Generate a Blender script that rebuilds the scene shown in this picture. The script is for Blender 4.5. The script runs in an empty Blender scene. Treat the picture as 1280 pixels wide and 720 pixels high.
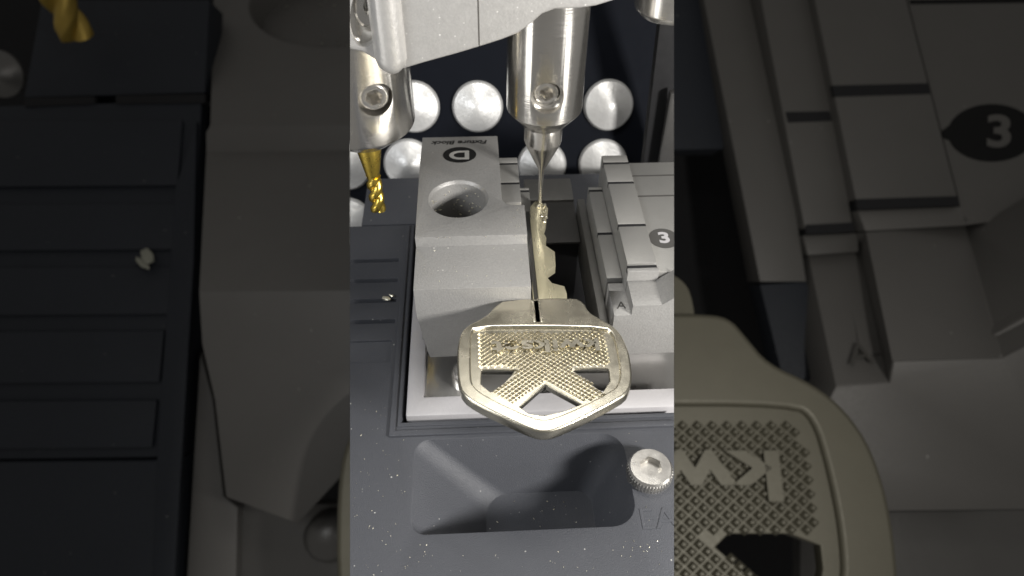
import bpy, bmesh, math, random
from mathutils import Vector, Matrix
random.seed(7)
sc = bpy.context.scene
COL = sc.collection
rad = math.radians
# ------------------------------------------------------------------ camera (1 unit = 1 cm)
R3 = Matrix(((0.9987, 0.0302, -0.0412), (-0.0504, 0.7062, -0.7062), (0.0078, 0.7074, 0.7068)))
q = R3.to_quaternion(); q.normalize(); R3 = q.to_matrix()
CAM = Vector((0, 0, 10.85)); FPX = 910.0
cd = bpy.data.cameras.new('camera'); cam = bpy.data.objects.new('camera', cd); COL.objects.link(cam)
cam.rotation_mode = 'QUATERNION'; cam.rotation_quaternion = q; cam.location = CAM
cd.sensor_width = 36; cd.lens = 36 * FPX / 1280; cd.clip_start = 0.1; cd.clip_end = 500
cd.dof.use_dof = True; cd.dof.focus_distance = 12.3; cd.dof.aperture_fstop = 0.27
sc.camera = cam
# ------------------------------------------------------------------ light
w = bpy.data.worlds.new('World'); sc.world = w; w.use_nodes = True
w.node_tree.nodes['Background'].inputs[0].default_value = (1.0, 0.97, 0.93, 1)
w.node_tree.nodes['Background'].inputs[1].default_value = 0.15
def area(name, loc, tgt, size, power, col=(1, 1, 1), sy=None):
    l = bpy.data.lights.new(name, 'AREA'); l.energy = power; l.color = col
    l.size = size
    if sy: l.shape = 'RECTANGLE'; l.size_y = sy
    o = bpy.data.objects.new(name, l); COL.objects.link(o); o.location = loc
    o.rotation_euler = (Vector(tgt) - Vector(loc)).to_track_quat('-Z', 'Y').to_euler()
    return o
area('front_lamp', (12.3, -2.0, 8.6), (0.5, 8.5, 1), 2.6, 6000, (1.0, 0.97, 0.93))
area('top_sheen_fill', (2.0, 12.5, 17.0), (0.8, 9.5, 1.5), 6, 1150, (1.0, 0.97, 0.92), 5)  # added overhead softbox, gives level metal its sheen
area('left_fill', (-11, 3.0, 11), (0.5, 11, 4), 5, 1250, (0.95, 0.97, 1.0), 6)  # added softbox for fill and something bright for steel to reflect
area('low_left_fill', (-13, 0.5, -3.5), (0.5, 11, 5), 7, 420, (1, .98, .95), 6)  # added source below bed level, makes bright bands on the upright steel
area('low_right_fill', (13.5, 0.5, -3.0), (1.0, 11, 5), 7, 520, (1, .97, .93), 6)  # added like its left twin, stands in for bounce onto the steel
sc.view_settings.view_transform = 'Standard'; sc.view_settings.look = 'None'
sc.view_settings.exposure = 0; sc.view_settings.gamma = 1

# ------------------------------------------------------------------ survey helpers: a sight line meets a plane
def ray(px, py): return R3 @ Vector(((px - 640) / FPX, -(py - 360) / FPX, -1))
def pz(px, py, z):
    d = ray(px, py); return CAM + d * ((z - CAM.z) / d.z)
def pyy(px, py, y):
    d = ray(px, py); return CAM + d * (y / d.y)
def pdp(px, py, dep): return CAM + ray(px, py) * dep
LEFT_N = ray(437.6, 720).cross(ray(437.6, 0)).normalized()
RIGHT_N = ray(842.4, 720).cross(ray(842.4, 0)).normalized()
if LEFT_N.x > 0: LEFT_N = -LEFT_N
if RIGHT_N.x < 0: RIGHT_N = -RIGHT_N

# ------------------------------------------------------------------ materials
def mat(name, col, metal=0., rough=.5, var=.08, vs=3., bump=0., bs=40., specks=0., speck_col=(.6, .6, .55), spk_scale=26., fine=0., aniso=None, spec=.5):
    m = bpy.data.materials.new(name); m.use_nodes = True; nt = m.node_tree; N = nt.nodes; L = nt.links
    b = N['Principled BSDF']; b.inputs['Metallic'].default_value = metal; b.inputs['Roughness'].default_value = rough
    b.inputs['Specular IOR Level'].default_value = spec
    tc = N.new('ShaderNodeTexCoord')
    co = tc.outputs['Object']
    n = N.new('ShaderNodeTexNoise'); n.inputs['Scale'].default_value = vs; n.inputs['Detail'].default_value = 5; L.new(co, n.inputs['Vector'])
    mp = N.new('ShaderNodeMapRange'); mp.inputs[3].default_value = 1 - var; mp.inputs[4].default_value = 1 + var; L.new(n.outputs['Fac'], mp.inputs[0])
    mx = N.new('ShaderNodeVectorMath'); mx.operation = 'SCALE'; mx.inputs[0].default_value = col; L.new(mp.outputs[0], mx.inputs['Scale'])
    out = mx.outputs[0]
    if fine:
        n3 = N.new('ShaderNodeTexNoise'); n3.inputs['Scale'].default_value = 28; n3.inputs['Detail'].default_value = 2; L.new(co, n3.inputs['Vector'])
        m3 = N.new('ShaderNodeMapRange'); m3.inputs[1].default_value = .3; m3.inputs[2].default_value = .7; m3.inputs[3].default_value = 1 - fine; m3.inputs[4].default_value = 1 + fine; L.new(n3.outputs['Fac'], m3.inputs[0])
        v3 = N.new('ShaderNodeVectorMath'); v3.operation = 'SCALE'; L.new(out, v3.inputs[0]); L.new(m3.outputs[0], v3.inputs['Scale']); out = v3.outputs[0]
    if specks:
        v = N.new('ShaderNodeTexVoronoi'); v.inputs['Scale'].default_value = spk_scale; L.new(co, v.inputs['Vector'])
        sp = N.new('ShaderNodeSeparateColor'); L.new(v.outputs['Color'], sp.inputs[0])
        # only a random few cells carry a speck, of random size
        gt = N.new('ShaderNodeMath'); gt.operation = 'GREATER_THAN'; gt.inputs[1].default_value = 1 - specks; L.new(sp.outputs[0], gt.inputs[0])
        sz = N.new('ShaderNodeMath'); sz.operation = 'MULTIPLY'; sz.inputs[1].default_value = .2; L.new(sp.outputs[1], sz.inputs[0])
        lt = N.new('ShaderNodeMath'); lt.operation = 'LESS_THAN'; L.new(v.outputs['Distance'], lt.inputs[0]); L.new(sz.outputs[0], lt.inputs[1])
        a = N.new('ShaderNodeMath'); a.operation = 'MULTIPLY'; L.new(gt.outputs[0], a.inputs[0]); L.new(lt.outputs[0], a.inputs[1])
        a2 = N.new('ShaderNodeMath'); a2.operation = 'MULTIPLY'; L.new(a.outputs[0], a2.inputs[0]); L.new(sp.outputs[2], a2.inputs[1])
        k = N.new('ShaderNodeMix'); k.data_type = 'RGBA'; L.new(a2.outputs[0], k.inputs[0]); L.new(out, k.inputs[6]); k.inputs[7].default_value = (*speck_col, 1)
        out = k.outputs[2]
    L.new(out, b.inputs['Base Color'])
    rn = N.new('ShaderNodeMapRange'); rn.inputs[3].default_value = max(.02, rough - .08); rn.inputs[4].default_value = rough + .08
    n2 = N.new('ShaderNodeTexNoise'); n2.inputs['Scale'].default_value = 6
    if aniso:
        mpg = N.new('ShaderNodeMapping'); mpg.inputs['Scale'].default_value = aniso; L.new(co, mpg.inputs[0]); L.new(mpg.outputs[0], n2.inputs['Vector'])
        n2.inputs['Scale'].default_value = 1
        bp = N.new('ShaderNodeBump'); bp.inputs['Strength'].default_value = .14; bp.inputs['Distance'].default_value = .01; L.new(n2.outputs['Fac'], bp.inputs['Height']); L.new(bp.outputs[0], b.inputs['Normal'])
    else: L.new(co, n2.inputs['Vector'])
    L.new(n2.outputs['Fac'], rn.inputs[0]); L.new(rn.outputs[0], b.inputs['Roughness'])
    if bump and not aniso:
        n4 = N.new('ShaderNodeTexNoise'); n4.inputs['Scale'].default_value = bs; n4.inputs['Detail'].default_value = 3; L.new(co, n4.inputs['Vector'])
        bp = N.new('ShaderNodeBump'); bp.inputs['Strength'].default_value = bump; bp.inputs['Distance'].default_value = .02; L.new(n4.outputs['Fac'], bp.inputs['Height']); L.new(bp.outputs[0], b.inputs['Normal'])
    return m
M = dict(
    anod=mat('bead_blasted_grey', (.30, .295, .285), .35, .48, .05, 1.5, .35, 30, .05, (.75, .73, .68), 12, fine=.05),
    plate=mat('pale_anodised_plate', (.47, .46, .47), .25, .5, .04, 1.5, .2, 30, .04, (.8, .8, .75), 9),
    rail=mat('ground_grey_rail', (.31, .305, .29), .5, .42, .05, 2, .2, 40, .03, (.7, .7, .65), 10),
    midsteel=mat('mid_grey_steel', (.17, .168, .16), .5, .42, .08, 2, .2, 30, .03, (.5, .5, .48), 10),
    darksteel=mat('dark_channel_steel', (.09, .088, .085), .5, .38, .12, 2, .15, 30, .05, (.4, .4, .38), 12),
    plastic=mat('dark_moulded_plastic', (.054, .057, .066), 0, .55, .10, 1.2, .5, 60, .09, (.4, .4, .38), 13),
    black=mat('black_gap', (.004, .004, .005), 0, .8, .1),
    wall=mat('black_backdrop', (.006, .007, .010), 0, .6, .1, spec=.03),
    nickel=mat('nickel_silver_key', (.70, .66, .545), 1., .25, .06, 4, .03, 30, fine=.02),
    brass=mat('cut_nickel_blade', (.66, .61, .43), .75, .3, .12, 9, aniso=(45, 3, 3)),
    steel=mat('turned_steel', (.70, .68, .64), .97, .2, .05, 2, aniso=(3, 3, 40)),
    milled=mat('machined_steel_face', (.50, .49, .47), .9, .32, .08, 2, aniso=(30, 2, 2)),
    bright=mat('bright_screw_steel', (.70, .68, .64), .93, .24, .06, 5),
    cast=mat('silver_casting_paint', (.54, .53, .51), .6, .42, .04, 2, .25, 16, .18, (.95, .93, .9), 14, fine=.04),
    cone=mat('frosted_aluminium', (.66, .66, .65), .45, .4, .10, 3, .5, 12),
    gold=mat('gold_coated_carbide', (.90, .66, .13), 1., .28, .12, 6, .1, 30),
    ink=mat('black_print', (.012, .012, .012), 0, .8, .05, spec=.1),
    print=mat('grey_print', (.36, .355, .34), .2, .5, .04),
    engrave=mat('grey_engraving', (.07, .068, .064), .1, .7, .05, spec=.2),
    chip=mat('metal_chip', (.78, .74, .6), .9, .35, .2),
    # further machine: dimness put into the colours, as darker copies of the materials above
    fplastic=mat('dimmed_plastic', (.009, .012, .018), 0, .65, .12, .4, .3, 20, .04, (.2, .2, .19), 4),
    fanod=mat('dimmed_grey_block', (.118, .113, .105), .2, .55, .05, .5, .3, 10, .02, (.35, .34, .32), 3, fine=.04),
    frail=mat('dimmed_grey_rail', (.098, .094, .087), .2, .5, .05, .6, .3, 12, .02, (.35, .34, .32), 3),
    fkey=mat('dimmed_key_metal', (.100, .093, .067), .3, .5, .08, 1, .2, 14),
    fgold=mat('dimmed_gold_coating', (.42, .29, .06), .6, .45, .12),
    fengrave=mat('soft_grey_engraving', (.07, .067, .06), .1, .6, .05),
    fchip=mat('dimmed_metal_chip', (.32, .32, .26), .3, .5, .2),
    fsteel=mat('dimmed_machined_steel', (.15, .146, .138), .5, .4, .1, .4, aniso=(6, .5, .5)),
)

# ------------------------------------------------------------------ object helpers
def empty(name, loc, label, cat, group=None):
    o = bpy.data.objects.new(name, None); COL.objects.link(o); o.location = loc; o.empty_display_size = .3
    o['label'] = label; o['category'] = cat
    if group: o['group'] = group
    return o
def sharp_bevel(bm, wdt, seg=2, ang=28):
    bmesh.ops.remove_doubles(bm, verts=bm.verts, dist=1e-4)
    bmesh.ops.recalc_face_normals(bm, faces=bm.faces)
    es = [e for e in bm.edges if len(e.link_faces) == 2 and e.calc_face_angle(0) > rad(ang)]
    if es: bmesh.ops.bevel(bm, geom=es, offset=wdt, segments=seg, affect='EDGES', profile=.6, clamp_overlap=True)
def trim(bm):
    for no in (LEFT_N, RIGHT_N):
        if not any((v.co - CAM).dot(no) > 1e-5 for v in bm.verts): continue
        r = bmesh.ops.bisect_plane(bm, geom=bm.verts[:] + bm.edges[:] + bm.faces[:], plane_co=CAM, plane_no=no, clear_outer=True)
        es = [e for e in r['geom_cut'] if isinstance(e, bmesh.types.BMEdge)]
        if es:
            try: bmesh.ops.triangle_fill(bm, use_beauty=True, edges=es)
            except Exception: pass
def obj(name, bm, material, parent=None, bevel=0, smooth=30, cut=True, label=None, recalc=True):
    if bevel: sharp_bevel(bm, bevel)
    elif recalc: bmesh.ops.recalc_face_normals(bm, faces=bm.faces)
    if cut: trim(bm)
    for f in bm.faces: f.smooth = True
    for e in bm.edges: e.smooth = not (len(e.link_faces) == 2 and e.calc_face_angle(0) > rad(smooth))
    me = bpy.data.meshes.new(name); 
    off = Vector((0, 0, 0))
    if parent is None and bm.verts:
        xs = [v.co for v in bm.verts]
        off = Vector((sum(v.x for v in xs) / len(xs), sum(v.y for v in xs) / len(xs), min(v.z for v in xs)))
        bmesh.ops.translate(bm, vec=-off, verts=bm.verts)
    elif parent is not None:
        off = Vector((0, 0, 0)); bmesh.ops.translate(bm, vec=-wloc(parent), verts=bm.verts)
    bm.to_mesh(me); bm.free()
    me.materials.append(material)
    o = bpy.data.objects.new(name, me); COL.objects.link(o)
    if parent is None: o.location = off
    else: o.parent = parent
    if label: o['label'] = label
    return o
def wloc(o):
    v = Vector(o.location); p = o.parent
    while p: v += Vector(p.location); p = p.parent
    return v
def tag(o, label, cat, group=None, kind=None):
    if label: o['label'] = label
    if cat: o['category'] = cat
    if group: o['group'] = group
    if kind: o['kind'] = kind
    return o
def B(): return bmesh.new()
def box(bm, x0, x1, y0, y1, z0, z1, m=None):
    r = bmesh.ops.create_cube(bm, size=1)
    mt = Matrix.Translation(((x0 + x1) / 2, (y0 + y1) / 2, (z0 + z1) / 2)) @ Matrix.Diagonal((abs(x1 - x0), abs(y1 - y0), abs(z1 - z0), 1))
    if m: mt = m @ mt
    bmesh.ops.transform(bm, matrix=mt, verts=r['verts']); return bm
def prism(bm, pts, vec):
    vec = Vector(vec)
    a = [bm.verts.new(Vector(p)) for p in pts]; b = [bm.verts.new(Vector(p) + vec) for p in pts]
    bm.faces.new(a); bm.faces.new(b[::-1]); n = len(a)
    for i in range(n): bm.faces.new((a[i], b[i], b[(i + 1) % n], a[(i + 1) % n]))
    return bm
def plan(bm, pts, z0, z1): return prism(bm, [(x, y, z0) for x, y in pts], (0, 0, z1 - z0))
def xz(bm, pts, y0, y1): return prism(bm, [(x, y0, z) for x, z in pts], (0, y1 - y0, 0))
def yz(bm, pts, x0, x1): return prism(bm, [(x0, y, z) for y, z in pts], (x1 - x0, 0, 0))
def lathe(bm, prof, n=48, m=Matrix(), caps=True):
    rings = []
    for r, z in prof:
        if r < 1e-5: rings.append([bm.verts.new(m @ Vector((0, 0, z)))])
        else: rings.append([bm.verts.new(m @ Vector((r * math.cos(2 * math.pi * i / n), r * math.sin(2 * math.pi * i / n), z))) for i in range(n)])
    for a, b in zip(rings, rings[1:]):
        for i in range(n):
            j = (i + 1) % n
            if len(a) == 1 and len(b) == 1: continue
            if len(a) == 1: bm.faces.new((a[0], b[j], b[i]))
            elif len(b) == 1: bm.faces.new((a[i], a[j], b[0]))
            else: bm.faces.new((a[i], a[j], b[j], b[i]))
    if caps and len(rings[0]) > 1: bm.faces.new(rings[0][::-1])
    if caps and len(rings[-1]) > 1: bm.faces.new(rings[-1])
    return bm
def loft(bm, loops):
    rs = [[bm.verts.new(Vector(p)) for p in l] for l in loops]; n = len(rs[0])
    for a, b in zip(rs, rs[1:]):
        for i in range(n): bm.faces.new((a[i], a[(i + 1) % n], b[(i + 1) % n], b[i]))
    bm.faces.new(rs[0][::-1]); bm.faces.new(rs[-1]); return bm
def boolean(bm, cutter, op='DIFFERENCE'):
    for b_ in (bm, cutter):
        bmesh.ops.recalc_face_normals(b_, faces=b_.faces)
    ma = bpy.data.meshes.new('t'); bm.to_mesh(ma); bm.free(); mb = bpy.data.meshes.new('t'); cutter.to_mesh(mb); cutter.free()
    a = bpy.data.objects.new('t', ma); b = bpy.data.objects.new('t', mb); COL.objects.link(a); COL.objects.link(b)
    md = a.modifiers.new('b', 'BOOLEAN'); md.object = b; md.operation = op; md.solver = 'EXACT'
    dg = bpy.context.evaluated_depsgraph_get(); dg.update()
    me = bpy.data.meshes.new_from_object(a.evaluated_get(dg))
    r = B(); r.from_mesh(me)
    bpy.data.objects.remove(a); bpy.data.objects.remove(b)
    for x in (ma, mb, me): bpy.data.meshes.remove(x)
    return r
def rrect(x0, x1, y0, y1, rs, z=0, n=8):
    # rs: corner radii (x0y0, x1y0, x1y1, x0y1)
    out = []
    for (cx, cy, sx, sy, a0), r in zip(((x0, y0, 1, 1, 180), (x1, y0, -1, 1, 270), (x1, y1, -1, -1, 0), (x0, y1, 1, -1, 90)), rs):
        for i in range(n + 1):
            a = rad(a0 + 90 * i / n); out.append((cx + sx * r + r * math.cos(a), cy + sy * r + r * math.sin(a), z))
    return out
def smooth_poly(pts, it=2, closed=True):
    for _ in range(it):
        o = []; n = len(pts)
        for i in range(n):
            a = Vector(pts[i]); b = Vector(pts[(i + 1) % n]); o += [a * .75 + b * .25, a * .25 + b * .75]
        pts = o
    return pts
def curve_bm(splines, extrude, bev=0, res=2):
    c = bpy.data.curves.new('t', 'CURVE'); c.dimensions = '2D'; c.fill_mode = 'BOTH'; c.extrude = extrude; c.bevel_depth = bev; c.bevel_resolution = res
    for pts in splines:
        s = c.splines.new('POLY'); s.points.add(len(pts) - 1); s.use_cyclic_u = True
        for p, v in zip(s.points, pts): p.co = (v[0], v[1], 0, 1)
    return curve_to_bm(c)
def curve_to_bm(c):
    o = bpy.data.objects.new('t', c); COL.objects.link(o)
    dg = bpy.context.evaluated_depsgraph_get(); dg.update()
    me = bpy.data.meshes.new_from_object(o.evaluated_get(dg)); bm = B(); bm.from_mesh(me)
    bpy.data.objects.remove(o); bpy.data.meshes.remove(me)
    return bm
def text_bm(s, size, mtx, extrude=.004, offset=0, shear=0, space=1):
    c = bpy.data.curves.new('t', 'FONT'); c.body = s; c.size = size; c.extrude = extrude; c.align_x = 'CENTER'; c.align_y = 'CENTER'; c.offset = offset; c.shear = shear; c.space_character = space
    bm = curve_to_bm(c); bmesh.ops.transform(bm, matrix=mtx, verts=bm.verts); return bm
def T(x, y, z, rz=0, sx=1, sy=1, pre=None):
    m = Matrix.Translation((x, y, z))
    if pre: m = m @ pre
    return m @ Matrix.Rotation(rad(rz), 4, 'Z') @ Matrix.Diagonal((sx, sy, 1, 1))
def hexa(r, z, a0=0): return [(r * math.cos(rad(60 * i + a0)), r * math.sin(rad(60 * i + a0)), z) for i in range(6)]
def chips(bm, n, fx, s0=.012, s1=.035):
    for _ in range(n):
        p = Vector(fx()); s = random.uniform(s0, s1)
        r = bmesh.ops.create_icosphere(bm, subdivisions=1, radius=s)
        m = Matrix.Translation(p) @ Matrix.Rotation(random.uniform(0, 6), 4, 'Z') @ Matrix.Rotation(random.uniform(-.5, .5), 4, 'X') @ Matrix.Diagonal((random.uniform(.8, 1.8), random.uniform(.3, .8), random.uniform(.2, .5), 1))
        bmesh.ops.transform(bm, matrix=m, verts=r['verts'])

# ================================================================== machine base
base = empty('machine_base', (.4, 6, -3), 'dark slate moulded machine bed with a sunken pocket, in the sharp bright middle', 'machine bed')
bm = B()
plan(bm, [(-4, 3.2), (4.5, 3.2), (4.5, 7.52), (-1.5, 7.52), (-1.5, 13.0), (-4, 13.0)], -3, 0)
cut = B()
loft(cut, [rrect(-1.24, 2.38, 5.42, 7.17, (.24, .42, .40, .28), .05), rrect(-1.24, 2.38, 5.42, 7.17, (.24, .42, .40, .28), 0), rrect(-0.05, 1.9, 5.45, 6.82, (.06, .35, .3, .42), -1.35)])
bm = boolean(bm, cut)
for py_, xr in ((325, -1.80), (350, -1.79), (375, -1.78), (401, -1.77)):
    yy = pz(490, py_, 0).y; c = B(); box(c, -4.2, xr, yy - .055, yy + .055, -.16, .2); bm = boolean(bm, c)
c = B(); box(c, -4.2, -1.80, 8.95, 9.5, -.05, .2); bm = boolean(bm, c)
obj('bed', bm, M['plastic'], base, bevel=.022)
bm = B(); plan(bm, [(-1.70, 7.24), (4.5, 7.24), (4.5, 7.36), (-1.60, 7.36), (-1.60, 12.95), (-1.70, 12.95)], -.02, .045)
obj('raised_lip', bm, M['plastic'], base, bevel=.02)
bm = B(); plan(bm, [(-1.57, 7.45), (4.5, 7.45), (4.5, 7.53), (-1.51, 7.53), (-1.51, 12.9), (-1.57, 12.9)], -.02, .02)
obj('inner_lip', bm, M['plastic'], base, bevel=.012)
bm = B(); box(bm, -2.74, 5, 13.06, 14.85, -2, -.02); c = B(); box(c, -2.65, -1.0, 12.9, 13.14, -.5, .2); 
obj('rear_deck', bm, M['plastic'], base, bevel=.04)
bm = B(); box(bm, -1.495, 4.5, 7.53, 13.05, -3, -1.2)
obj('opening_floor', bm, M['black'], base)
bm = text_bm('EA', .52, T(2.70, 5.50, .002, 0), .008); obj('lettering', bm, M['plastic'], base, smooth=20)
def fx():
    while True:
        x = random.uniform(-2.2, 2.7); y = random.uniform(4.6, 8.2)
        if y > 7.2 and x > -1.7: continue
        if 5.1 < y < 7.25 and -1.35 < x < 2.5: continue
        return (x, y, .006)
bm = B(); chips(bm, 110, fx, .004, .011); chips(bm, 26, lambda: (random.uniform(.1, 1.75), random.uniform(5.6, 6.7), -1.345), .006, .02)
for _ in range(3):
    px_ = random.uniform(-1.9, 2.4); qx = random.uniform(4.75, 5.3); chips(bm, 5, lambda: (px_ + random.gauss(0, .05), qx + random.gauss(0, .09), .006), .006, .014)
tag(obj('metal_dust', bm, M['chip']), 'fine pale metal dust scattered over the dark bed', 'metal dust', kind='stuff')
bm = B(); chips(bm, 1, lambda: (-1.98, 10.62, .03), .09, .09)
chips(bm, 1, lambda: (-1.88, 10.68, .05), .05, .05)
tag(obj('metal_chip', bm, M['chip']), 'pale curled metal chip lying on the ribs left of the grey block', 'metal chip')

# ================================================================== fixture plate
fp = empty('fixture_plate', (1, 8, -1.2), 'pale grey bottom plate with a bright front edge under the D block', 'plate')
bm = B()
plan(bm, [(-1.43, 7.64), (4.5, 7.64), (4.5, 8.06), (-1.12, 8.06), (-1.12, 12.6), (-1.43, 12.6)], -1.1, .05)
obj('front_rail', bm, M['plate'], fp, bevel=.05)
bm = B(); box(bm, -1.119, .80, 8.061, 9.2, -1.1, -.10); obj('recess_floor', bm, M['milled'], fp, bevel=.02)
bm = B(); box(bm, .801, 1.449, 8.061, 8.6, -1.1, -.6); obj('slot_floor', bm, M['darksteel'], fp)
bm = B(); lathe(bm, [(0, .42), (.10, .40), (.18, .34), (.24, .24), (.26, .1), (.26, -.1)][::-1], 32, Matrix.Translation((-.36, 8.50, -.02)))
tag(obj('button_screw', bm, M['bright']), 'round steel button head half hidden behind the left rim of the key', 'screw')

# ================================================================== fixture block (D)
fb = empty('fixture_block', (-.16, 9.8, .3), 'grey fixture block marked D with a round hole in its top', 'fixture block')
bm = B()
# side profile, extruded in x
yz(bm, [(8.67, .43), (8.67, 2.20), (9.75, 2.20), (9.75, 2.42), (11.93, 2.42), (13.1, 2.28), (13.1, .4)], -1.15, .83)
c = B(); plan(c, [(.42, 14), (.42, 10.85)] + [(.62 - .20 * math.cos(rad(a)), 10.85 - .26 * math.sin(rad(a))) for a in range(10, 91, 10)] + [(1.2, 10.59), (1.2, 14)], 0, 3)
bm = boolean(bm, c)
c = B(); xz(c, [(-1.3, 1.70), (-1.15, 1.55), (-1.03, .62), (-.98, .3), (-1.3, .3)], 8.4, 9.1); bm = boolean(bm, c)
c = B(); lathe(c, [(0, .6), (.3, .8), (.52, 1.0), (.52, 2.36), (.57, 2.43), (.57, 2.8)], 64, Matrix.Translation((-.39, 10.83, 0))); bm = boolean(bm, c)
obj('block_body', bm, M['anod'], fb, bevel=.022)
SL = Matrix.Rotation(-math.atan2(.14, 1.17), 4, 'X')
def on_slope(px, py):
    # point on the sloping rear face
    d = ray(px, py); n = Vector((0, .14, 1.17)).normalized(); p0 = Vector((0, 11.93, 2.42)); t = (p0 - CAM).dot(n) / d.dot(n); return CAM + d * t
p = on_slope(574.5, 193.5)
bm = curve_bm([[(.335 * math.cos(rad(a)), .33 * math.sin(rad(a))) for a in range(0, 360, 8)]], .002); bmesh.ops.transform(bm, matrix=T(p.x, p.y, p.z + .003, 0, pre=SL), verts=bm.verts)
obj('letter_disc', bm, M['ink'], fb)
obj('letter', text_bm('D', .47, T(p.x, p.y, p.z + .007, 180, 1.25, 1.05, SL), .002, .012), M['print'], fb)
p = on_slope(575, 178); obj('lettering', text_bm('Fixture Block', .20, T(p.x, p.y, p.z + .004, 180, 1.05, 1.1, SL), .002, .004, .2), M['ink'], fb)
bm = B()
def fh():
    a = random.uniform(0, 6.28); z = random.uniform(1.6, 2.3); return (-.39 + .515 * math.cos(a), 10.83 + .515 * math.sin(a), z)
chips(bm, 90, fh, .012, .032)
chips(bm, 14, lambda: (random.uniform(-1.1, .8), random.choice([random.uniform(9.8, 11.8), 9.72]), 2.425), .006, .016)
chips(bm, 14, lambda: (random.uniform(-1.1, .8), random.uniform(8.75, 9.7), 2.203), .005, .012)
chips(bm, 16, lambda: (random.uniform(.45, .8), random.uniform(9.8, 10.5), 2.423), .005, .014)
tag(obj('metal_shavings', bm, M['chip']), 'tiny bright shavings stuck in and around the hole of the grey block', 'shavings', kind='stuff')

# ================================================================== rear jaw behind the block
rj = empty('rear_jaw', (.7, 11.6, .5), 'narrow stepped grey jaw rising behind the right edge of the D block', 'jaw')
bm = B(); box(bm, .425, .80, 10.95, 12.42, .4, 2.2)
for py_ in (204.5, 229):
    y_ = pz(633, py_, 2.2).y; c = B(); box(c, .3, .9, y_ - .035, y_ + .035, 2.08, 2.4); bm = boolean(bm, c)
obj('upper_rail', bm, M['rail'], rj, bevel=.015)
bm = B(); box(bm, .801, 1.02, 10.62, 11.95, .4, 1.78)
y_ = pz(660, 238.5, 1.78).y; c = B(); box(c, .7, 1.1, y_ - .035, y_ + .035, 1.68, 2.4); bm = boolean(bm, c)
obj('lower_rail', bm, M['rail'], rj, bevel=.015)
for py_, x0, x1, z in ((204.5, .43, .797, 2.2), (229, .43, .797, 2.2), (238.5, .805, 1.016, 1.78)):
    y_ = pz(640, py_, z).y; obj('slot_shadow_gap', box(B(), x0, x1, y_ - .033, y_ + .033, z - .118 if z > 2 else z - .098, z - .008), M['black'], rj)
bm = B(); yz(bm, [(10.30, 1.1), (10.62, 1.98), (10.9, 1.98), (10.9, 1.1)], .62, .86); obj('wedge_pin', bm, M['darksteel'], rj, bevel=.02)
# guide bar along the blade
bm = B(); box(bm, .835, .848, 8.66, 10.6, .6, 1.86); tag(obj('guide_strip', bm, M['milled'], bevel=.012), 'thin dark steel strip between the D block and the key blade', 'strip')

# ================================================================== channel
ch = empty('channel_plate', (1.6, 11, -.5), 'dark steel channel floor beyond the black slot beside the key blade', 'plate')
bm = B(); box(bm, 1.021, 2.08, 11.28, 12.9, .80, .86); obj('floor', bm, M['darksteel'], ch, bevel=.015)
bm = B(); box(bm, 1.021, 2.08, 11.5, 12.9, -1.1, .798); obj('channel_base', bm, M['black'], ch)
bm = B(); box(bm, 1.021, 2.08, 12.62, 13.40, .80, .92); obj('raised_floor', bm, M['midsteel'], ch, bevel=.02)

# ================================================================== right clamp
cl = empty('stepped_clamp', (3, 10, .3), 'sharp bright grey stepped clamp jaw with ruled black lines right of the key', 'clamp')
Z0, Z1, Z2 = 2.2, 1.95, 1.72
bm = B(); box(bm, 2.54, 3.06, 9.16, 12.42, .4, Z0)
for py_ in (203.5, 228, 281.5):
    y_ = pz(775, py_, Z0).y; c = B(); box(c, 2.4, 3.3, y_ - .035, y_ + .035, Z0 - .12, 2.6); bm = boolean(bm, c)
    obj('slot_line', box(B(), 2.545, 3.055, y_ - .033, y_ + .033, Z0 - .118, Z0 - .008), M['black'], cl)
obj('upper_rail', bm, M['rail'], cl, bevel=.018)
y_ = pz(800, 330, Z0).y
bm = B(); box(bm, 2.53, 3.08, 8.98, 9.158, .4, Z0 - .03); c = B(); box(c, 2.4, 3.3, 9.075, 9.17, 2.0, 3); bm = boolean(bm, c); obj('end_step', bm, M['anod'], cl, bevel=.012)
obj('slot_line', box(B(), 2.545, 3.06, 9.08, 9.155, 2.001, 2.15), M['black'], cl)
bm = B(); box(bm, 2.25, 2.538, 9.3, 12.0, .4, Z2)
for py_ in (238, 292):
    y_ = pz(748, py_, Z2).y; c = B(); box(c, 2.2, 2.6, y_ - .035, y_ + .035, Z2 - .1, 2.6); bm = boolean(bm, c)
    obj('slot_line', box(B(), 2.255, 2.53, y_ - .033, y_ + .033, Z2 - .098, Z2 - .008), M['black'], cl)
obj('lower_rail', bm, M['rail'], cl, bevel=.018)
y0_ = pz(760, 334, Z2).y
bm = B(); box(bm, 2.27, 2.53, 9.16, 9.299, .4, Z2 - .1); obj('end_step', bm, M['darksteel'], cl, bevel=.01)
bm = B(); box(bm, 2.09, 2.248, 8.6, 12.25, .2, 1.22); obj('side_ledge', bm, M['midsteel'], cl, bevel=.02)
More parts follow.
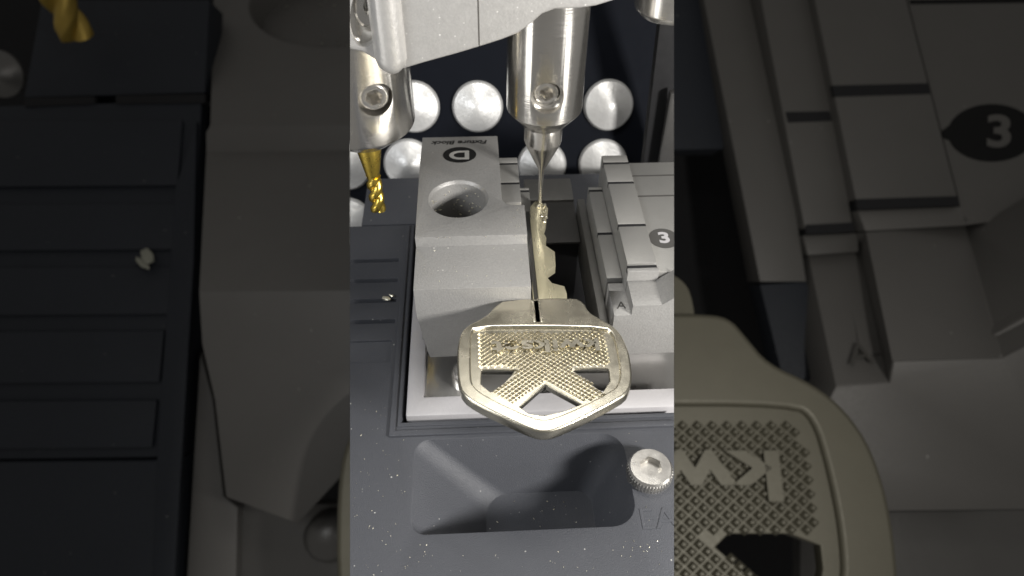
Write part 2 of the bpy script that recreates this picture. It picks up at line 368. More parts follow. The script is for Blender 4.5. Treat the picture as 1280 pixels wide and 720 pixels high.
# ruled plate with the number disc
bm = B(); box(bm, 3.062, 5.2, 9.0, 12.25, .4, 2.12); obj('number_plate', bm, M['rail'], cl, bevel=.015)
for py_ in (219.5, 245):
    y_ = pz(820, py_, 2.12).y; obj('ruled_line', box(B(), 3.07, 5.2, y_ - .022, y_ + .022, 2.10, 2.124), M['engrave'], cl)
p = pz(829.5, 298, 2.12)
disc = [(.27 * math.cos(rad(a)), .27 * math.sin(rad(a))) for a in range(-160, 161, 8)] + [(-.36, -.05), (-.36, .05)]
bm = curve_bm([disc], .002); bmesh.ops.transform(bm, matrix=T(p.x, p.y, 2.124), verts=bm.verts); obj('number_disc', bm, M['engrave'], cl)
obj('number', text_bm('3', .40, T(p.x + .01, p.y, 2.129, 0, 1.15, 1.0), .002, .012), M['plate'], cl)
# front block
bm = B()
y1 = 9.15
xz(bm, [(2.25, .68), (2.25, Z2), (2.545, Z2), (2.545, Z1), (3.04, Z1), (3.35, 2.22), (5.2, 2.22), (5.2, .68)], 8.38, 8.975)
xz(bm, [(2.25, .68), (2.25, Z2), (2.53, Z2), (2.53, .78)], 8.9751, 9.16)
obj('front_block', bm, M['anod'], cl, bevel=.022)
p = pz(776, 382, Z2); obj('letter', text_bm('A', .24, T(p.x, p.y, Z2 + .004), .003, 0, .1), M['engrave'], cl)
bm = B(); box(bm, 1.55, 4.5, 8.43, 9.2, -1.1, .679); obj('underbody', bm, M['milled'], cl, bevel=.01)
# ================================================================== key
ZK = 1.90
def kp(pts, z=ZK): return [(pz(x, y, z).x, pz(x, y, z).y, 0) for x, y in pts]
outer = [(632, 376), (717, 373), (728, 378.5), (734, 390), (745, 397), (763, 407), (773, 416), (780, 430), (785, 444), (788, 470), (785, 486), (774, 496), (722, 523), (694, 535.5), (680, 538), (666, 535.5), (636, 522), (596, 503), (580, 491), (575, 478), (573.5, 450), (574.5, 430), (579, 415), (587, 407), (600, 401), (612, 393.5), (620, 384)]
inner = [(592, 407), (680, 406), (757, 408), (768, 416), (773, 432), (778, 462), (776, 480), (766, 490), (725, 511), (694, 524), (680, 526.5), (666, 524), (638, 512), (604, 495), (590, 484), (586, 472), (586, 440), (586, 418)]
holes = [[(601, 459), (652, 459), (640, 467), (620, 487), (612, 488), (600, 478)],
         [(712, 458), (762, 457), (764, 474), (754, 489), (738, 478)],
         [(681, 477), (729, 503), (706, 512), (680, 518), (660, 515), (648, 506)]]
key = empty('house_key', (.9, 8, ZK - .2), 'pale nickel door key with bright textured bow, freshly cut, pointing away', 'key')
def sm(p, k=2): return smooth_poly(kp(p), k)
def rnd(p, k=1):   # keep corners: insert near-corner points first
    q_ = kp(p); o = []
    n = len(q_)
    for i in range(n):
        a, b, c = Vector(q_[i - 1]), Vector(q_[i]), Vector(q_[(i + 1) % n])
        ra = min(.25, .06 / max((a - b).length, 1e-3)); rc = min(.25, .06 / max((c - b).length, 1e-3))
        o += [b.lerp(a, ra), b, b.lerp(c, rc)]
    return smooth_poly(o, k)
bm = curve_bm([sm(outer, 1)] + [rnd(h) for h in holes], .055, .01, 1)
bmesh.ops.translate(bm, vec=(0, 0, ZK - .115), verts=bm.verts)
bow = obj('bow', bm, M['nickel'], key, smooth=40, recalc=False)
bm = curve_bm([sm(outer, 1), sm(inner, 1)], .085, .032, 3); 
# pull outline in so the bevel does not grow it
bmesh.ops.translate(bm, vec=(0, 0, ZK - .115), verts=bm.verts)
obj('rim', bm, M['nickel'], bow, smooth=60, recalc=False)
# knurl
def inpoly(p, poly):
    c = False; n = len(poly)
    for i in range(n):
        x1, y1_, x2, y2 = poly[i][0], poly[i][1], poly[i - 1][0], poly[i - 1][1]
        if (y1_ > p[1]) != (y2 > p[1]) and p[0] < (x2 - x1) * (p[1] - y1_) / (y2 - y1_) + x1: c = not c
    return c
kreg = kp([(597, 413), (756, 413), (763, 455), (712, 457), (757, 490), (738, 502), (681, 473), (642, 506), (615, 490), (652, 457), (597, 457)])
bm = B(); s = .068; zb = ZK - .052
for i in range(-60, 60):
    for j in range(-60, 60):
        cx = .9 + (i + j) * s * .78; cy = 7.6 + (i - j) * s * .62
        if not inpoly((cx, cy), kreg): continue
        a = [bm.verts.new((cx + s * .66 * dx, cy + s * .54 * dy, zb)) for dx, dy in ((-1, 0), (0, -1), (1, 0), (0, 1))]
        b = [bm.verts.new((cx + s * .22 * dx, cy + s * .18 * dy, zb + .045)) for dx, dy in ((-1, 0), (0, -1), (1, 0), (0, 1))]
        for k in range(4): bm.faces.new((a[k], a[(k + 1) % 4], b[(k + 1) % 4], b[k]))
        bm.faces.new(b)
obj('knurling', bm, M['nickel'], bow, smooth=60)
p = pz(683, 432, ZK)
obj('lettering', text_bm('kwikset', .42, T(p.x, p.y, ZK - .012, 180, 1.25, .85), .022, .012, 0, 1.08), M['nickel'], bow)
# blade
prof = [(708.5, 382), (708.5, 366.5), (705.5, 357.5), (690, 353.5), (684.5, 347), (685, 338), (694.5, 331.5), (693.5, 314.5), (678.5, 304), (683, 297), (681, 293), (674, 287), (681, 282), (683, 275), (680, 267), (685, 260), (682, 256), (676, 252.5), (668.8, 251), (663, 258), (663, 300), (663, 380)]
pr = [(x, y) for x, y, _ in kp(prof, ZK)]
xl = .852
pr = [(max(x, xl), y) for x, y in pr]
pr[0] = (pr[0][0], 8.3); pr[-1] = (xl, 8.3)
bm = B(); plan(bm, pr, ZK - .20, ZK - .005)
for x0, x1, dpt in ((.885, .965, .09),):
    c = B(); box(c, x0, x1, 7.0, 12, ZK - dpt, ZK + .2); bm = boolean(bm, c)
c = B(); box(c, xl - .1, .862, 7.0, 12, ZK - .06, ZK + .2); bm = boolean(bm, c)
obj('blade', bm, M['brass'], key, bevel=.008)
obj('groove', box(B(), .886, .964, 8.62, 11.1, ZK - .12, ZK - .055), M['darksteel'], key)
# the milled groove runs out into the bow: dark slot lip
bm = B(); x = .93
for (a, b, z) in ((.835, .875, .014), (.957, .99, .008)):
    box(bm, a, b, 8.12, 8.62, ZK - .1, ZK + z)
obj('groove_lip', bm, M['nickel'], key, bevel=.008)
obj('groove', box(B(), .876, .956, 8.12, 8.62, ZK - .1, ZK + .002), M['midsteel'], key, bevel=.004)
bm = B(); chips(bm, 16, lambda: (random.uniform(1.14, 1.3), random.uniform(10.7, 11.3), ZK + .005), .02, .05)
tag(obj('cutting_swarf', bm, M['chip']), 'small heap of pale cuttings at the probe tip on the key blade', 'swarf', kind='stuff')

# ================================================================== tracer probe
ax = Vector((1.19, 11.27))
pb = empty('tracer_probe', (ax.x, ax.y, 1.9), 'slender polished steel tracer probe touching the tip of the key', 'probe')
m = Matrix.Translation((ax.x, ax.y, 0))
cz = 3.92
bm = B(); lathe(bm, [(.36, cz - .18), (.40, cz - .16), (.665, cz + .16), (.665, 7.4)], 72, m)
scz = pyy(681, 118, 10.75).z
rot = Matrix.Translation((ax.x - .02, 10.75, scz)) @ Matrix.Rotation(rad(90), 4, 'X')
c = B(); lathe(c, [(.26, -.5), (.26, .04), (.30, .2)], 40, rot); bm = boolean(bm, c)
holder = obj('holder', bm, M['steel'], pb, bevel=.012)
for k in range(3):
    bm = B(); bmt = rot @ Matrix.Translation((0, 0, -.03 - .04 * k)); lathe(bm, [(.225, 0), (.258, 0), (.258, .018), (.225, .018), (.225, 0)], 40, bmt, False); obj('thread', bm, M['bright'], holder)
bm = B(); rsc = rot @ Matrix.Translation((0, -.035, 0)); lathe(bm, [(.21, -.45), (.215, -.09), (.19, -.06)], 40, rsc); c = B(); loft(c, [[rsc @ Vector(p) for p in hexa(.135, z, 30)] for z in (-.40, .2)]); bm = boolean(bm, c)
obj('set_screw', bm, M['bright'], holder, bevel=.006)
tz = 2.72
bm = B(); lathe(bm, [(0, 1.9), (.03, 1.9), (.042, 1.93), (.048, 2.5), (.058, tz), (.325, tz + .60), (.345, tz + .68), (.345, cz - .1)], 48, m)
obj('stylus', bm, M['steel'], pb)

# ================================================================== end mill in its collet
bx = Vector((-2.0, 11.40))
em = empty('end_mill', (bx.x, bx.y, 1.9), 'gold coated spiral end mill hanging below the left steel collet, sharp and bright', 'end mill')
def flute(bm, x, y, z0, z1, R, turns, n=40, st=50, m=Matrix()):
    loops = []
    for k in range(st + 1):
        t = k / st; z = z0 + (z1 - z0) * t; a0 = turns * 2 * math.pi * t; l = []
        for i in range(n):
            a = 2 * math.pi * i / n; c_ = abs(math.cos(1.5 * (a - a0))) if False else abs(math.cos((a - a0)))
            r = R * (.50 + .50 * min(1, (c_ * 1.15)) ** .8)
            l.append(m @ Vector((x + r * math.cos(a), y + r * math.sin(a), z)))
        loops.append(l)
    loft(bm, loops)
zt = pyy(470, 262, 11.40).z; zc = pyy(466, 222, 11.4).z; zs = pyy(462, 185, 11.4).z
bm = B(); flute(bm, bx.x, bx.y, zt, zc + .05, .148, 1.4); obj('cutting_flutes', bm, M['gold'], em, smooth=35)
bm = B(); lathe(bm, [(.12, zc), (.125, zc + .05), (.23, zs), (.23, zs + .6)], 40, Matrix.Translation((bx.x, bx.y, 0))); obj('shank', bm, M['gold'], em)
co = empty('collet_holder', (bx.x, bx.y, 3.3), 'brushed steel collet with a hex set screw above the gold cutter', 'collet')
zb_ = zs + .12
bm = B(); lathe(bm, [(.30, 3.42), (.52, 3.44), (.90, 3.76), (.92, 3.81), (.92, 7.6)], 80, Matrix.Translation((bx.x - .02, bx.y, 0)))
scr = pyy(470, 126, 10.56)
rot2 = Matrix.Translation((scr.x, 10.56, scr.z)) @ Matrix.Rotation(rad(12), 4, 'Z') @ Matrix.Rotation(rad(90), 4, 'X')
c = B(); lathe(c, [(.29, -.5), (.29, .03), (.34, .3)], 40, rot2); bm = boolean(bm, c)
body = obj('collet_body', bm, M['steel'], co, bevel=.012)
bm = B(); rs2 = rot2 @ Matrix.Translation((-.02, .03, 0)); lathe(bm, [(.235, -.45), (.24, -.08), (.21, -.05)], 40, rs2); c = B(); loft(c, [[rs2 @ Vector(p) for p in hexa(.15, z, 10)] for z in (-.40, .2)]); bm = boolean(bm, c)
obj('set_screw', bm, M['bright'], body, bevel=.008)

# ================================================================== cast head
hd = empty('spindle_head', (0, 10, 5), 'silver grey cast spindle head across the top with a dark seam', 'machine head')
YH = 10.35
def hp(pts, y=YH): return [tuple(pyy(a, b, y)) for a, b in pts]
sil = hp([(500, 88), (530, 79), (570, 68), (600, 59), (628, 50), (648, 42), (664, 30), (678, 18), (694, 12), (725, 11), (745, 8), (775, -1), (800, -30), (800, -160), (496, -160), (494, 40)])
bm = B(); prism(bm, sil, (0, 2.0, .0)); sharp_bevel(bm, .06, 3); c = B(); box(c, pyy(598, 20, YH).x - .012, pyy(598, 20, YH).x + .012, YH - .2, YH + .04, 4, 9); bm = boolean(bm, c)
obj('casting', bm, M['cast'], hd, smooth=35)
# rounded rib at the left
p0 = pyy(490, 84, YH); p1 = pyy(484, -160, YH)
bm = B(); lathe(bm, [(0, -.16), (.12, -.13), (.21, -.03), (.25, .1), (.25, 3.6)], 40, Matrix.Translation((p0.x, YH + .06, p0.z + .05)) @ Matrix.Diagonal((1, 1, 1, 1)))
obj('rib', bm, M['cast'], hd, smooth=60)
# lug with the clamp screw
lug = hp([(436, 63), (452, 66), (466, 74), (478, 82), (492, 60), (492, -160), (380, -160), (380, 60)], YH + .06)
bm = B(); prism(bm, lug, (0, 1.6, 0)); sharp_bevel(bm, .09, 3)
lr = Matrix.Translation(pyy(460, 18, YH + .06)) @ Matrix.Rotation(rad(18), 4, 'Y') @ Matrix.Rotation(rad(90), 4, 'X')
c = B(); lathe(c, [(.3, -.3), (.3, .02), (.36, .3)], 48, lr @ Matrix.Diagonal((.85, 1.75, 1, 1))); bm = boolean(bm, c)
lg = obj('lug', bm, M['cast'], hd, smooth=45)
bm = B(); lathe(bm, [(.24, -.3), (.25, -.10), (.21, -.05), (.10, -.05), (.10, -.2)], 40, lr @ Matrix.Translation((0, .12, 0)) @ Matrix.Diagonal((.9, 1.5, 1, 1))); obj('clamp_screw', bm, M['bright'], lg, smooth=40)

# round silver knob peeping in at the top right
kc = pyy(838, 0, 12.0)
bm = B(); lathe(bm, [(.3, kc.z - .28), (.50, kc.z - .22), (.60, kc.z - .10), (.60, kc.z + .8)], 60, Matrix.Translation((kc.x, 12.0, 0)))
tag(obj('steel_knob', bm, M['bright'], bevel=.02), 'brass toned steel knob peeping in at the top right corner', 'knob')

# ================================================================== backdrop wall with turned cones
U = Vector((0, .42, .91)).normalized(); NW = Vector((0, -.91, .42)).normalized(); W0 = Vector((0, 16.2, 0))
def onw(px, py):
    d = ray(px, py); return CAM + d * ((W0 - CAM).dot(NW) / d.dot(NW))
bm = B(); prism(bm, [W0 + Vector((-9, 0, 0)) - U * 8, W0 + Vector((14, 0, 0)) - U * 8, W0 + Vector((14, 0, 0)) + U * 9, W0 + Vector((-9, 0, 0)) + U * 9], -NW * .3)
tag(obj('back_panel', bm, M['wall']), 'glossy black back panel carrying the silver cones', 'panel')
rotw = Matrix((Vector((1, 0, 0)), U, NW)).transposed().to_4x4()
cells = [(518, 133, 'half hidden behind the left steel collet'), (597, 133, 'standing clear between the collet and the probe'), (760, 131, 'standing clear right of the probe'),
         (434, 206, 'behind the gold cutter at the left edge'), (511, 204, 'low, between the gold cutter and the D block'), (677, 206, 'low, behind the thin probe tip'), (753, 204, 'low, rising behind the stepped clamp'), (436, 276, 'lowest, in the gap left of the rear deck')]
for px, py, wh in cells:
    c0 = onw(px, py); bm = B()
    lathe(bm, [(.64, 0), (.655, .05), (.64, .11), (.60, .17), (.30, .32), (.14, .39), (.06, .41), (0, .412)], 56, Matrix.Translation(c0) @ rotw)
    tag(obj('cone_stud', bm, M['cone'], smooth=25), 'frosted silver cone ' + wh, 'cone', 'silver cones on the black back panel')
# black post and pale strip at the right
bm = B(); q0 = [pyy(803, 215, 15.0), pyy(842, 215, 15.0), pyy(850, 20, 15.0), pyy(826, 20, 15.0)]
prism(bm, [tuple(v) for v in q0], (0, .3, 0)); tag(obj('black_post', bm, M['black'], bevel=.02), 'slanting black post right of the silver cones', 'post')
bm = B(); q0 = [pyy(822, 215, 14.6), pyy(860, 215, 14.6), pyy(860, 110, 14.6), pyy(838, 118, 14.6)]
prism(bm, [tuple(v) for v in q0], (0, .2, 0)); tag(obj('grey_bracket', bm, M['darksteel'], bevel=.05), 'dim grey bracket in front of the slanting black post', 'bracket')

# ================================================================== socket screw
sp = pz(813.5, 583, .26)
ss = empty('socket_screw', (sp.x, sp.y, 0), 'knurled socket head cap screw on the dark bed at lower right', 'screw')
ms = Matrix.Translation((sp.x, sp.y, 0))
bm = B(); n = 44; loops = []
for z, r0, am in ((-.1, .36, 0), (.02, .36, 0), (.05, .375, .012), (.19, .375, .012), (.22, .362, 0), (.26, .335, 0)):
    l = []
    for i in range(n * 4):
        a = 2 * math.pi * i / (n * 4); r = r0 + (am if (i // 2) % 2 else -am); l.append(ms @ Vector((r * math.cos(a), r * math.sin(a), z)))
    loops.append(l)
loft(bm, loops); c = B(); loft(c, [[ms @ Vector(p) for p in hexa(.20, z, 28)] for z in (.12, .5)]); bm = boolean(bm, c)
obj('screw_head', bm, M['bright'], ss, smooth=25)
bm = text_bm('7 0', .085, T(sp.x - .03, sp.y - .262, .262), .003); obj('lettering', bm, M['print'], ss)
bm = text_bm('P', .085, T(sp.x - .255, sp.y + .06, .262, 70), .003); obj('lettering', bm, M['print'], ss)

# ==================================================================================================
# THE FURTHER, LARGER MACHINE, an enlarged copy dimmed partly by its colours, seen left and right of the bright one. 36 to 45 units away.
# ==================================================================================================
TH = Vector((0, .72, -.70))
def D(py, top=46., bot=37.): return 1 / (1 / top + (1 / bot - 1 / top) * (py / 720))
def at(px, py, dz=0): return pdp(px, py, D(py) + dz)
def slab(bm, pts, dz=0, th=2.5):
    return prism(bm, [at(a, b, (e[0] if e else dz)) for a, b, *e in pts], TH * th)
def far(name, pts, m, par=None, dz=0, th=2.5, bev=.10, **k):
    return obj(name, slab(B(), pts, dz, th), m, par, bevel=bev, cut=False, **k)
def faceted(bm, verts, faces, th):
    vs = [bm.verts.new(at(*v)) for v in verts]; bs = [bm.verts.new(at(*v) + TH * th) for v in verts]
    cnt = {}
    for f in faces:
        bm.faces.new([vs[i] for i in f]); bm.faces.new([bs[i] for i in reversed(f)])
        for i in range(len(f)):
            e = (f[i], f[(i + 1) % len(f)]); cnt[tuple(sorted(e))] = cnt.get(tuple(sorted(e)), []) + [e]
    for k, v in cnt.items():
        if len(v) == 1: a, b = v[0]; bm.faces.new((vs[b], vs[a], bs[a], bs[b]))
    return bm
# dim backdrop
bm = B(); prism(bm, [pdp(-500, -300, 60), pdp(1780, -300, 60), pdp(1780, 1000, 60), pdp(-500, 1000, 60)], (0, .7, -.7))
tag(obj('backdrop', bm, M['black'], cut=False), None, None, kind='structure')
# ---- left side
fbse = empty('large_machine_bed', at(100, 700), 'large dim black ribbed machine bed at the far left, dimness in its colour', 'machine bed')
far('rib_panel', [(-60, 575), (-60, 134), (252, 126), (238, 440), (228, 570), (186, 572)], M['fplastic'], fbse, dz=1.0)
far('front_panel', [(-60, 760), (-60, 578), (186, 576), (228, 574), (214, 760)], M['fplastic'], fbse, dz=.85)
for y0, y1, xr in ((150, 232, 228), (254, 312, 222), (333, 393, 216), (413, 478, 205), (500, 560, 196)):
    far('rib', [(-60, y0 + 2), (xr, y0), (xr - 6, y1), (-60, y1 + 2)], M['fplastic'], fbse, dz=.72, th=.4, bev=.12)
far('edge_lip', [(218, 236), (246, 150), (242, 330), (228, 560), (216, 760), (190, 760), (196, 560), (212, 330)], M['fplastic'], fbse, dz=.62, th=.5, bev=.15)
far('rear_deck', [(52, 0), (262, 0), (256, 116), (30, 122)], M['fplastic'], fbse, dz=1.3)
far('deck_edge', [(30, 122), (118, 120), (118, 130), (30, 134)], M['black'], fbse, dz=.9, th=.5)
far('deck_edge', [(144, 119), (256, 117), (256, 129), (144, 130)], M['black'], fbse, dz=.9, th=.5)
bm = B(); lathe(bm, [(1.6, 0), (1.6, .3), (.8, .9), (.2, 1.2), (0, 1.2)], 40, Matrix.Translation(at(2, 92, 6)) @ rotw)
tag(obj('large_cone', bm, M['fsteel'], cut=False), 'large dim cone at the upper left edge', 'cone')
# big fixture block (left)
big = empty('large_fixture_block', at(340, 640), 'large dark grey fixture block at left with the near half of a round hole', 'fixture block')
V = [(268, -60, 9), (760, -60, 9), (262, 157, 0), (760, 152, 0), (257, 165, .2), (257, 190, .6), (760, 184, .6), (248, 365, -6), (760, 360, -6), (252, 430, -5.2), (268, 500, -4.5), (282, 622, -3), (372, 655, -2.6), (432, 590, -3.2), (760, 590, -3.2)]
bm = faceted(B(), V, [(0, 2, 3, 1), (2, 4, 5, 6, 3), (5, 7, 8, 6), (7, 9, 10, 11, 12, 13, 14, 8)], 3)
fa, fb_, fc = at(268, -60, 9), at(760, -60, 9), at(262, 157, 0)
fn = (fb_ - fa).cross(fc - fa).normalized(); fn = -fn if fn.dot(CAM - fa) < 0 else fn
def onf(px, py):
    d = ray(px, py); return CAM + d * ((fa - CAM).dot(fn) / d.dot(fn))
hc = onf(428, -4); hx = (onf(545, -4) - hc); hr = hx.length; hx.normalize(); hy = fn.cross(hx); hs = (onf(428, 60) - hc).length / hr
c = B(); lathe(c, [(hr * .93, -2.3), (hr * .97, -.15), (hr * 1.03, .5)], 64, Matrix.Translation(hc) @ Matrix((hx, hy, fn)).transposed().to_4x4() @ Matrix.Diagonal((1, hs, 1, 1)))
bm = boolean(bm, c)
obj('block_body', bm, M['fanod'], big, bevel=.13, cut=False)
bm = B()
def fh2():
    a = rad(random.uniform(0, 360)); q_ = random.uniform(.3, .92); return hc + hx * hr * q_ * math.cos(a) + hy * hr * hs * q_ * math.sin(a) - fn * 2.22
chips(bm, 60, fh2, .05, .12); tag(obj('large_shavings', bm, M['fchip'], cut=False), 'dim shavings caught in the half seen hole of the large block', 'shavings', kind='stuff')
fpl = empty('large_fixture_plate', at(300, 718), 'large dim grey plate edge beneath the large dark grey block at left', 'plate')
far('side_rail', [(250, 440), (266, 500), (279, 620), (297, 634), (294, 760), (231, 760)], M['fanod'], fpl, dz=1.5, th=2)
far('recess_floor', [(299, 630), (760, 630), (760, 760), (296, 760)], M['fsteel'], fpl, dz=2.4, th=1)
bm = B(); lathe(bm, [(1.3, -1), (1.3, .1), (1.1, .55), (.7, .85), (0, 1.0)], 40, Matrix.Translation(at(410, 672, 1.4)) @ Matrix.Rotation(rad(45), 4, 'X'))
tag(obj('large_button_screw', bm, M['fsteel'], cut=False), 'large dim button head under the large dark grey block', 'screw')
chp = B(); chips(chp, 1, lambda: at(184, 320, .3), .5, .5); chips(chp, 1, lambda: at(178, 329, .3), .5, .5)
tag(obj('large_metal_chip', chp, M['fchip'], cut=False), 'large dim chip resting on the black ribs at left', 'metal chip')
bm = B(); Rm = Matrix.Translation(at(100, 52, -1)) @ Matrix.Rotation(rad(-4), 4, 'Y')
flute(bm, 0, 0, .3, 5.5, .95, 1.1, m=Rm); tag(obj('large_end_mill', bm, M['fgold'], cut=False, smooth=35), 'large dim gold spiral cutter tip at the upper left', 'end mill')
# ---- right side
rc = empty('large_stepped_clamp', at(1150, 640), 'large dim grey stepped clamp at the right with ruled dark lines', 'clamp')
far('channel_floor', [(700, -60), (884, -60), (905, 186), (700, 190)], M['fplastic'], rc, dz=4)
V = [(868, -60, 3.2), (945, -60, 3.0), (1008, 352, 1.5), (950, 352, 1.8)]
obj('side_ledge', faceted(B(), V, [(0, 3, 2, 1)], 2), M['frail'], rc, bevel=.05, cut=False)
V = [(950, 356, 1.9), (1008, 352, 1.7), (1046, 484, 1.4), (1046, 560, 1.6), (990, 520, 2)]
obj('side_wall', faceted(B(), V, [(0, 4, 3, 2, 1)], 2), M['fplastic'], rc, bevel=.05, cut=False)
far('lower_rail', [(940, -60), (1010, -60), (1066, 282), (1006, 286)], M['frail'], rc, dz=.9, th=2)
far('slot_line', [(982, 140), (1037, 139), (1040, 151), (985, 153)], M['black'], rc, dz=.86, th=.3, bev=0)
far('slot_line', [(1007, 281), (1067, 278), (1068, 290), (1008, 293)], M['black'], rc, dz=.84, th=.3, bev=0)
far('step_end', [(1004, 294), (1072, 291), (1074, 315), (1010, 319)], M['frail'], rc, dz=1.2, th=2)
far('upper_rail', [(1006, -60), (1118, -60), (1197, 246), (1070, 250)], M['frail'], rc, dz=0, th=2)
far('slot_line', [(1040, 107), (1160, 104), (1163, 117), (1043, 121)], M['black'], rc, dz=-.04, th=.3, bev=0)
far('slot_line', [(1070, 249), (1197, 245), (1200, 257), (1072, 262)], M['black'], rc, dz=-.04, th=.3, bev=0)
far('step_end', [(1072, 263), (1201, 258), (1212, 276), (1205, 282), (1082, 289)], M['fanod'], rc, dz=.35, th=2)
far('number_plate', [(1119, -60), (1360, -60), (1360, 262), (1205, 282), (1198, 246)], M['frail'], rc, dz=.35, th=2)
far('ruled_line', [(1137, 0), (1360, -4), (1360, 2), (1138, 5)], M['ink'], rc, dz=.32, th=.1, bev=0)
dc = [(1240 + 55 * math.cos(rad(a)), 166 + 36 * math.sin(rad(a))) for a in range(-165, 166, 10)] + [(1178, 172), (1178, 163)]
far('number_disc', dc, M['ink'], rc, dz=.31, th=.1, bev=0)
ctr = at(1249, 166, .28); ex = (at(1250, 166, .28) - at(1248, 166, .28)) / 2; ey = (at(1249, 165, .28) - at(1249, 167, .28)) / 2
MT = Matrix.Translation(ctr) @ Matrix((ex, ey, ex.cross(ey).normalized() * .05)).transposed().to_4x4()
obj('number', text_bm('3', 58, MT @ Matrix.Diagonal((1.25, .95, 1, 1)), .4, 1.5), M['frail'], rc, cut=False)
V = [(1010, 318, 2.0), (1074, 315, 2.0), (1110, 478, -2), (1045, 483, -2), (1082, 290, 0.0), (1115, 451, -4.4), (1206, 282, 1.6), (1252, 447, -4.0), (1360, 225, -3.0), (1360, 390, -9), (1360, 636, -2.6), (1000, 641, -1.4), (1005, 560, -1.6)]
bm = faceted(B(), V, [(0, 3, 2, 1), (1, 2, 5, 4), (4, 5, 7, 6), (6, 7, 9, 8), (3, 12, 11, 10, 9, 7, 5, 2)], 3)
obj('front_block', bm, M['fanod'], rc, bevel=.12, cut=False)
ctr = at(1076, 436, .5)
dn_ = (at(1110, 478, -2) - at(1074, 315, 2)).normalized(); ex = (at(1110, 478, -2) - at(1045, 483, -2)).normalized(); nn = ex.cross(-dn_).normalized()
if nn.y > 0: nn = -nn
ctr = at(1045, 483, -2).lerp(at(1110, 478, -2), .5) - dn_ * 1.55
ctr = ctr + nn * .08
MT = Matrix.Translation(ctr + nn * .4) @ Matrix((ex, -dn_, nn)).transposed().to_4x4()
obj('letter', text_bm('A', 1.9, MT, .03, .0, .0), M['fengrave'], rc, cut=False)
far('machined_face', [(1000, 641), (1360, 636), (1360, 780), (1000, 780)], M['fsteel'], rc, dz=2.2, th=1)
# large key: same design, seen at the right, larger, with dimness put into its colour
lk = empty('large_house_key', at(980, 700, -2), 'large key bow coloured dim at lower right of the bright machine', 'key')
K = 3.17
def kmap(bmx, dep=33.5):
    # real enlarged copy, laid flat to the same tilt
    src = [kp([p_])[0] for p_ in ((575, 440), (787, 440), (745, 480), (680, 536), (728, 376), (773, 404))]
    return None
def bgpt(x, y): return ((x - 438) * K, (y - 245) * K)
def farkey(pts): return [at(*bgpt(a, b), -7) for a, b in pts]
def far_plate(name, splines2d, th, mt, par, dz, bev, **k):
    # outline in the plane of the key: local frame on the tilted plane through its centre
    o_ = at(*bgpt(720, 440), -7); ex_ = (at(*bgpt(760, 440), -7) - o_).normalized(); ey_ = (at(*bgpt(720, 400), -7) - o_); ey_ = (ey_ - ex_ * ey_.dot(ex_)).normalized(); nz_ = ex_.cross(ey_)
    if nz_.dot(CAM - o_) < 0: nz_ = -nz_
    out = []
    for s_ in splines2d:
        l = []
        for a, b in s_:
            d = ray(*bgpt(a, b)); P_ = CAM + d * ((o_ - CAM).dot(nz_) / d.dot(nz_)) - o_; l.append((P_.dot(ex_), P_.dot(ey_), 0))
        out.append(smooth_poly(l, 2) if len(l) > 8 else smooth_poly(l, 1))
    bmk = curve_bm(out, th, bev, 2)
    MK = Matrix.Translation(o_ + nz_ * dz) @ Matrix((ex_, ey_, ex_.cross(ey_))).transposed().to_4x4()
    bmesh.ops.transform(bmk, matrix=MK, verts=bmk.verts)
    return obj(name, bmk, mt, par, cut=False, recalc=False, smooth=50, **k), MK, (o_, ex_, ey_, nz_)
Rout = [(632, 374), (700, 372), (713, 372), (723, 373), (729, 380), (738, 391), (756, 399), (768, 409), (778, 424), (785, 449), (788, 484), (777, 497), (730, 519), (680, 536), (640, 526), (600, 508), (580, 491), (574, 478), (574, 440), (577, 420), (588, 404), (608, 396), (622, 388)]
Rin = [(592, 405), (680, 404), (749, 404), (758, 410), (764, 430), (769, 455), (770, 478), (760, 488), (725, 505), (680, 520), (642, 513), (608, 497), (592, 484), (588, 473), (586, 440), (586, 418)]
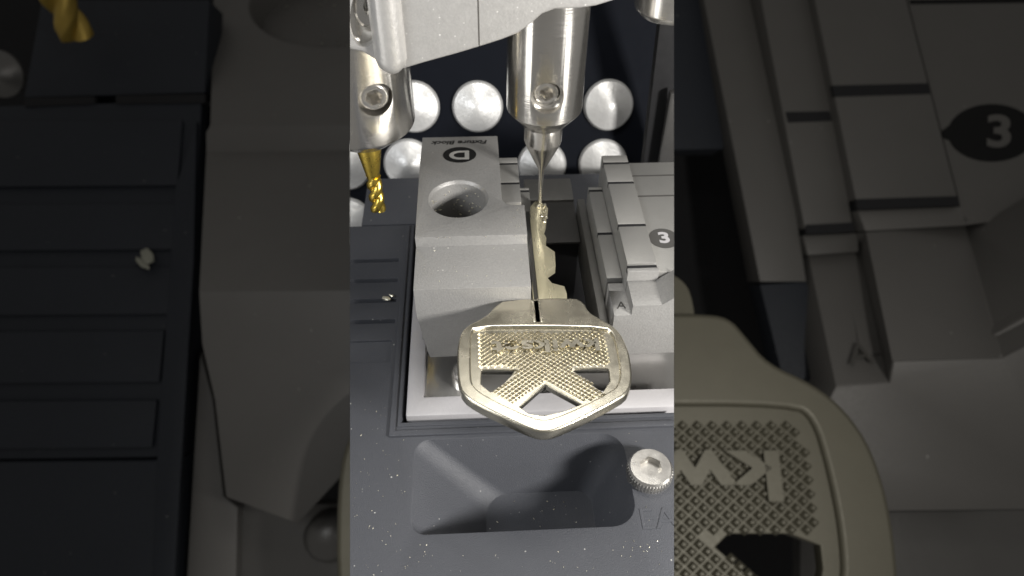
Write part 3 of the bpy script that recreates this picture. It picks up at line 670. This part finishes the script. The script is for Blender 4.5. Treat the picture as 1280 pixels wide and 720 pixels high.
Rhol = [[(601, 459), (652, 459), (640, 467), (620, 487), (612, 488), (600, 478)], [(712, 455), (760, 455), (762, 474), (754, 489), (738, 478)], [(681, 477), (729, 503), (706, 512), (680, 518), (660, 515), (648, 506)]]
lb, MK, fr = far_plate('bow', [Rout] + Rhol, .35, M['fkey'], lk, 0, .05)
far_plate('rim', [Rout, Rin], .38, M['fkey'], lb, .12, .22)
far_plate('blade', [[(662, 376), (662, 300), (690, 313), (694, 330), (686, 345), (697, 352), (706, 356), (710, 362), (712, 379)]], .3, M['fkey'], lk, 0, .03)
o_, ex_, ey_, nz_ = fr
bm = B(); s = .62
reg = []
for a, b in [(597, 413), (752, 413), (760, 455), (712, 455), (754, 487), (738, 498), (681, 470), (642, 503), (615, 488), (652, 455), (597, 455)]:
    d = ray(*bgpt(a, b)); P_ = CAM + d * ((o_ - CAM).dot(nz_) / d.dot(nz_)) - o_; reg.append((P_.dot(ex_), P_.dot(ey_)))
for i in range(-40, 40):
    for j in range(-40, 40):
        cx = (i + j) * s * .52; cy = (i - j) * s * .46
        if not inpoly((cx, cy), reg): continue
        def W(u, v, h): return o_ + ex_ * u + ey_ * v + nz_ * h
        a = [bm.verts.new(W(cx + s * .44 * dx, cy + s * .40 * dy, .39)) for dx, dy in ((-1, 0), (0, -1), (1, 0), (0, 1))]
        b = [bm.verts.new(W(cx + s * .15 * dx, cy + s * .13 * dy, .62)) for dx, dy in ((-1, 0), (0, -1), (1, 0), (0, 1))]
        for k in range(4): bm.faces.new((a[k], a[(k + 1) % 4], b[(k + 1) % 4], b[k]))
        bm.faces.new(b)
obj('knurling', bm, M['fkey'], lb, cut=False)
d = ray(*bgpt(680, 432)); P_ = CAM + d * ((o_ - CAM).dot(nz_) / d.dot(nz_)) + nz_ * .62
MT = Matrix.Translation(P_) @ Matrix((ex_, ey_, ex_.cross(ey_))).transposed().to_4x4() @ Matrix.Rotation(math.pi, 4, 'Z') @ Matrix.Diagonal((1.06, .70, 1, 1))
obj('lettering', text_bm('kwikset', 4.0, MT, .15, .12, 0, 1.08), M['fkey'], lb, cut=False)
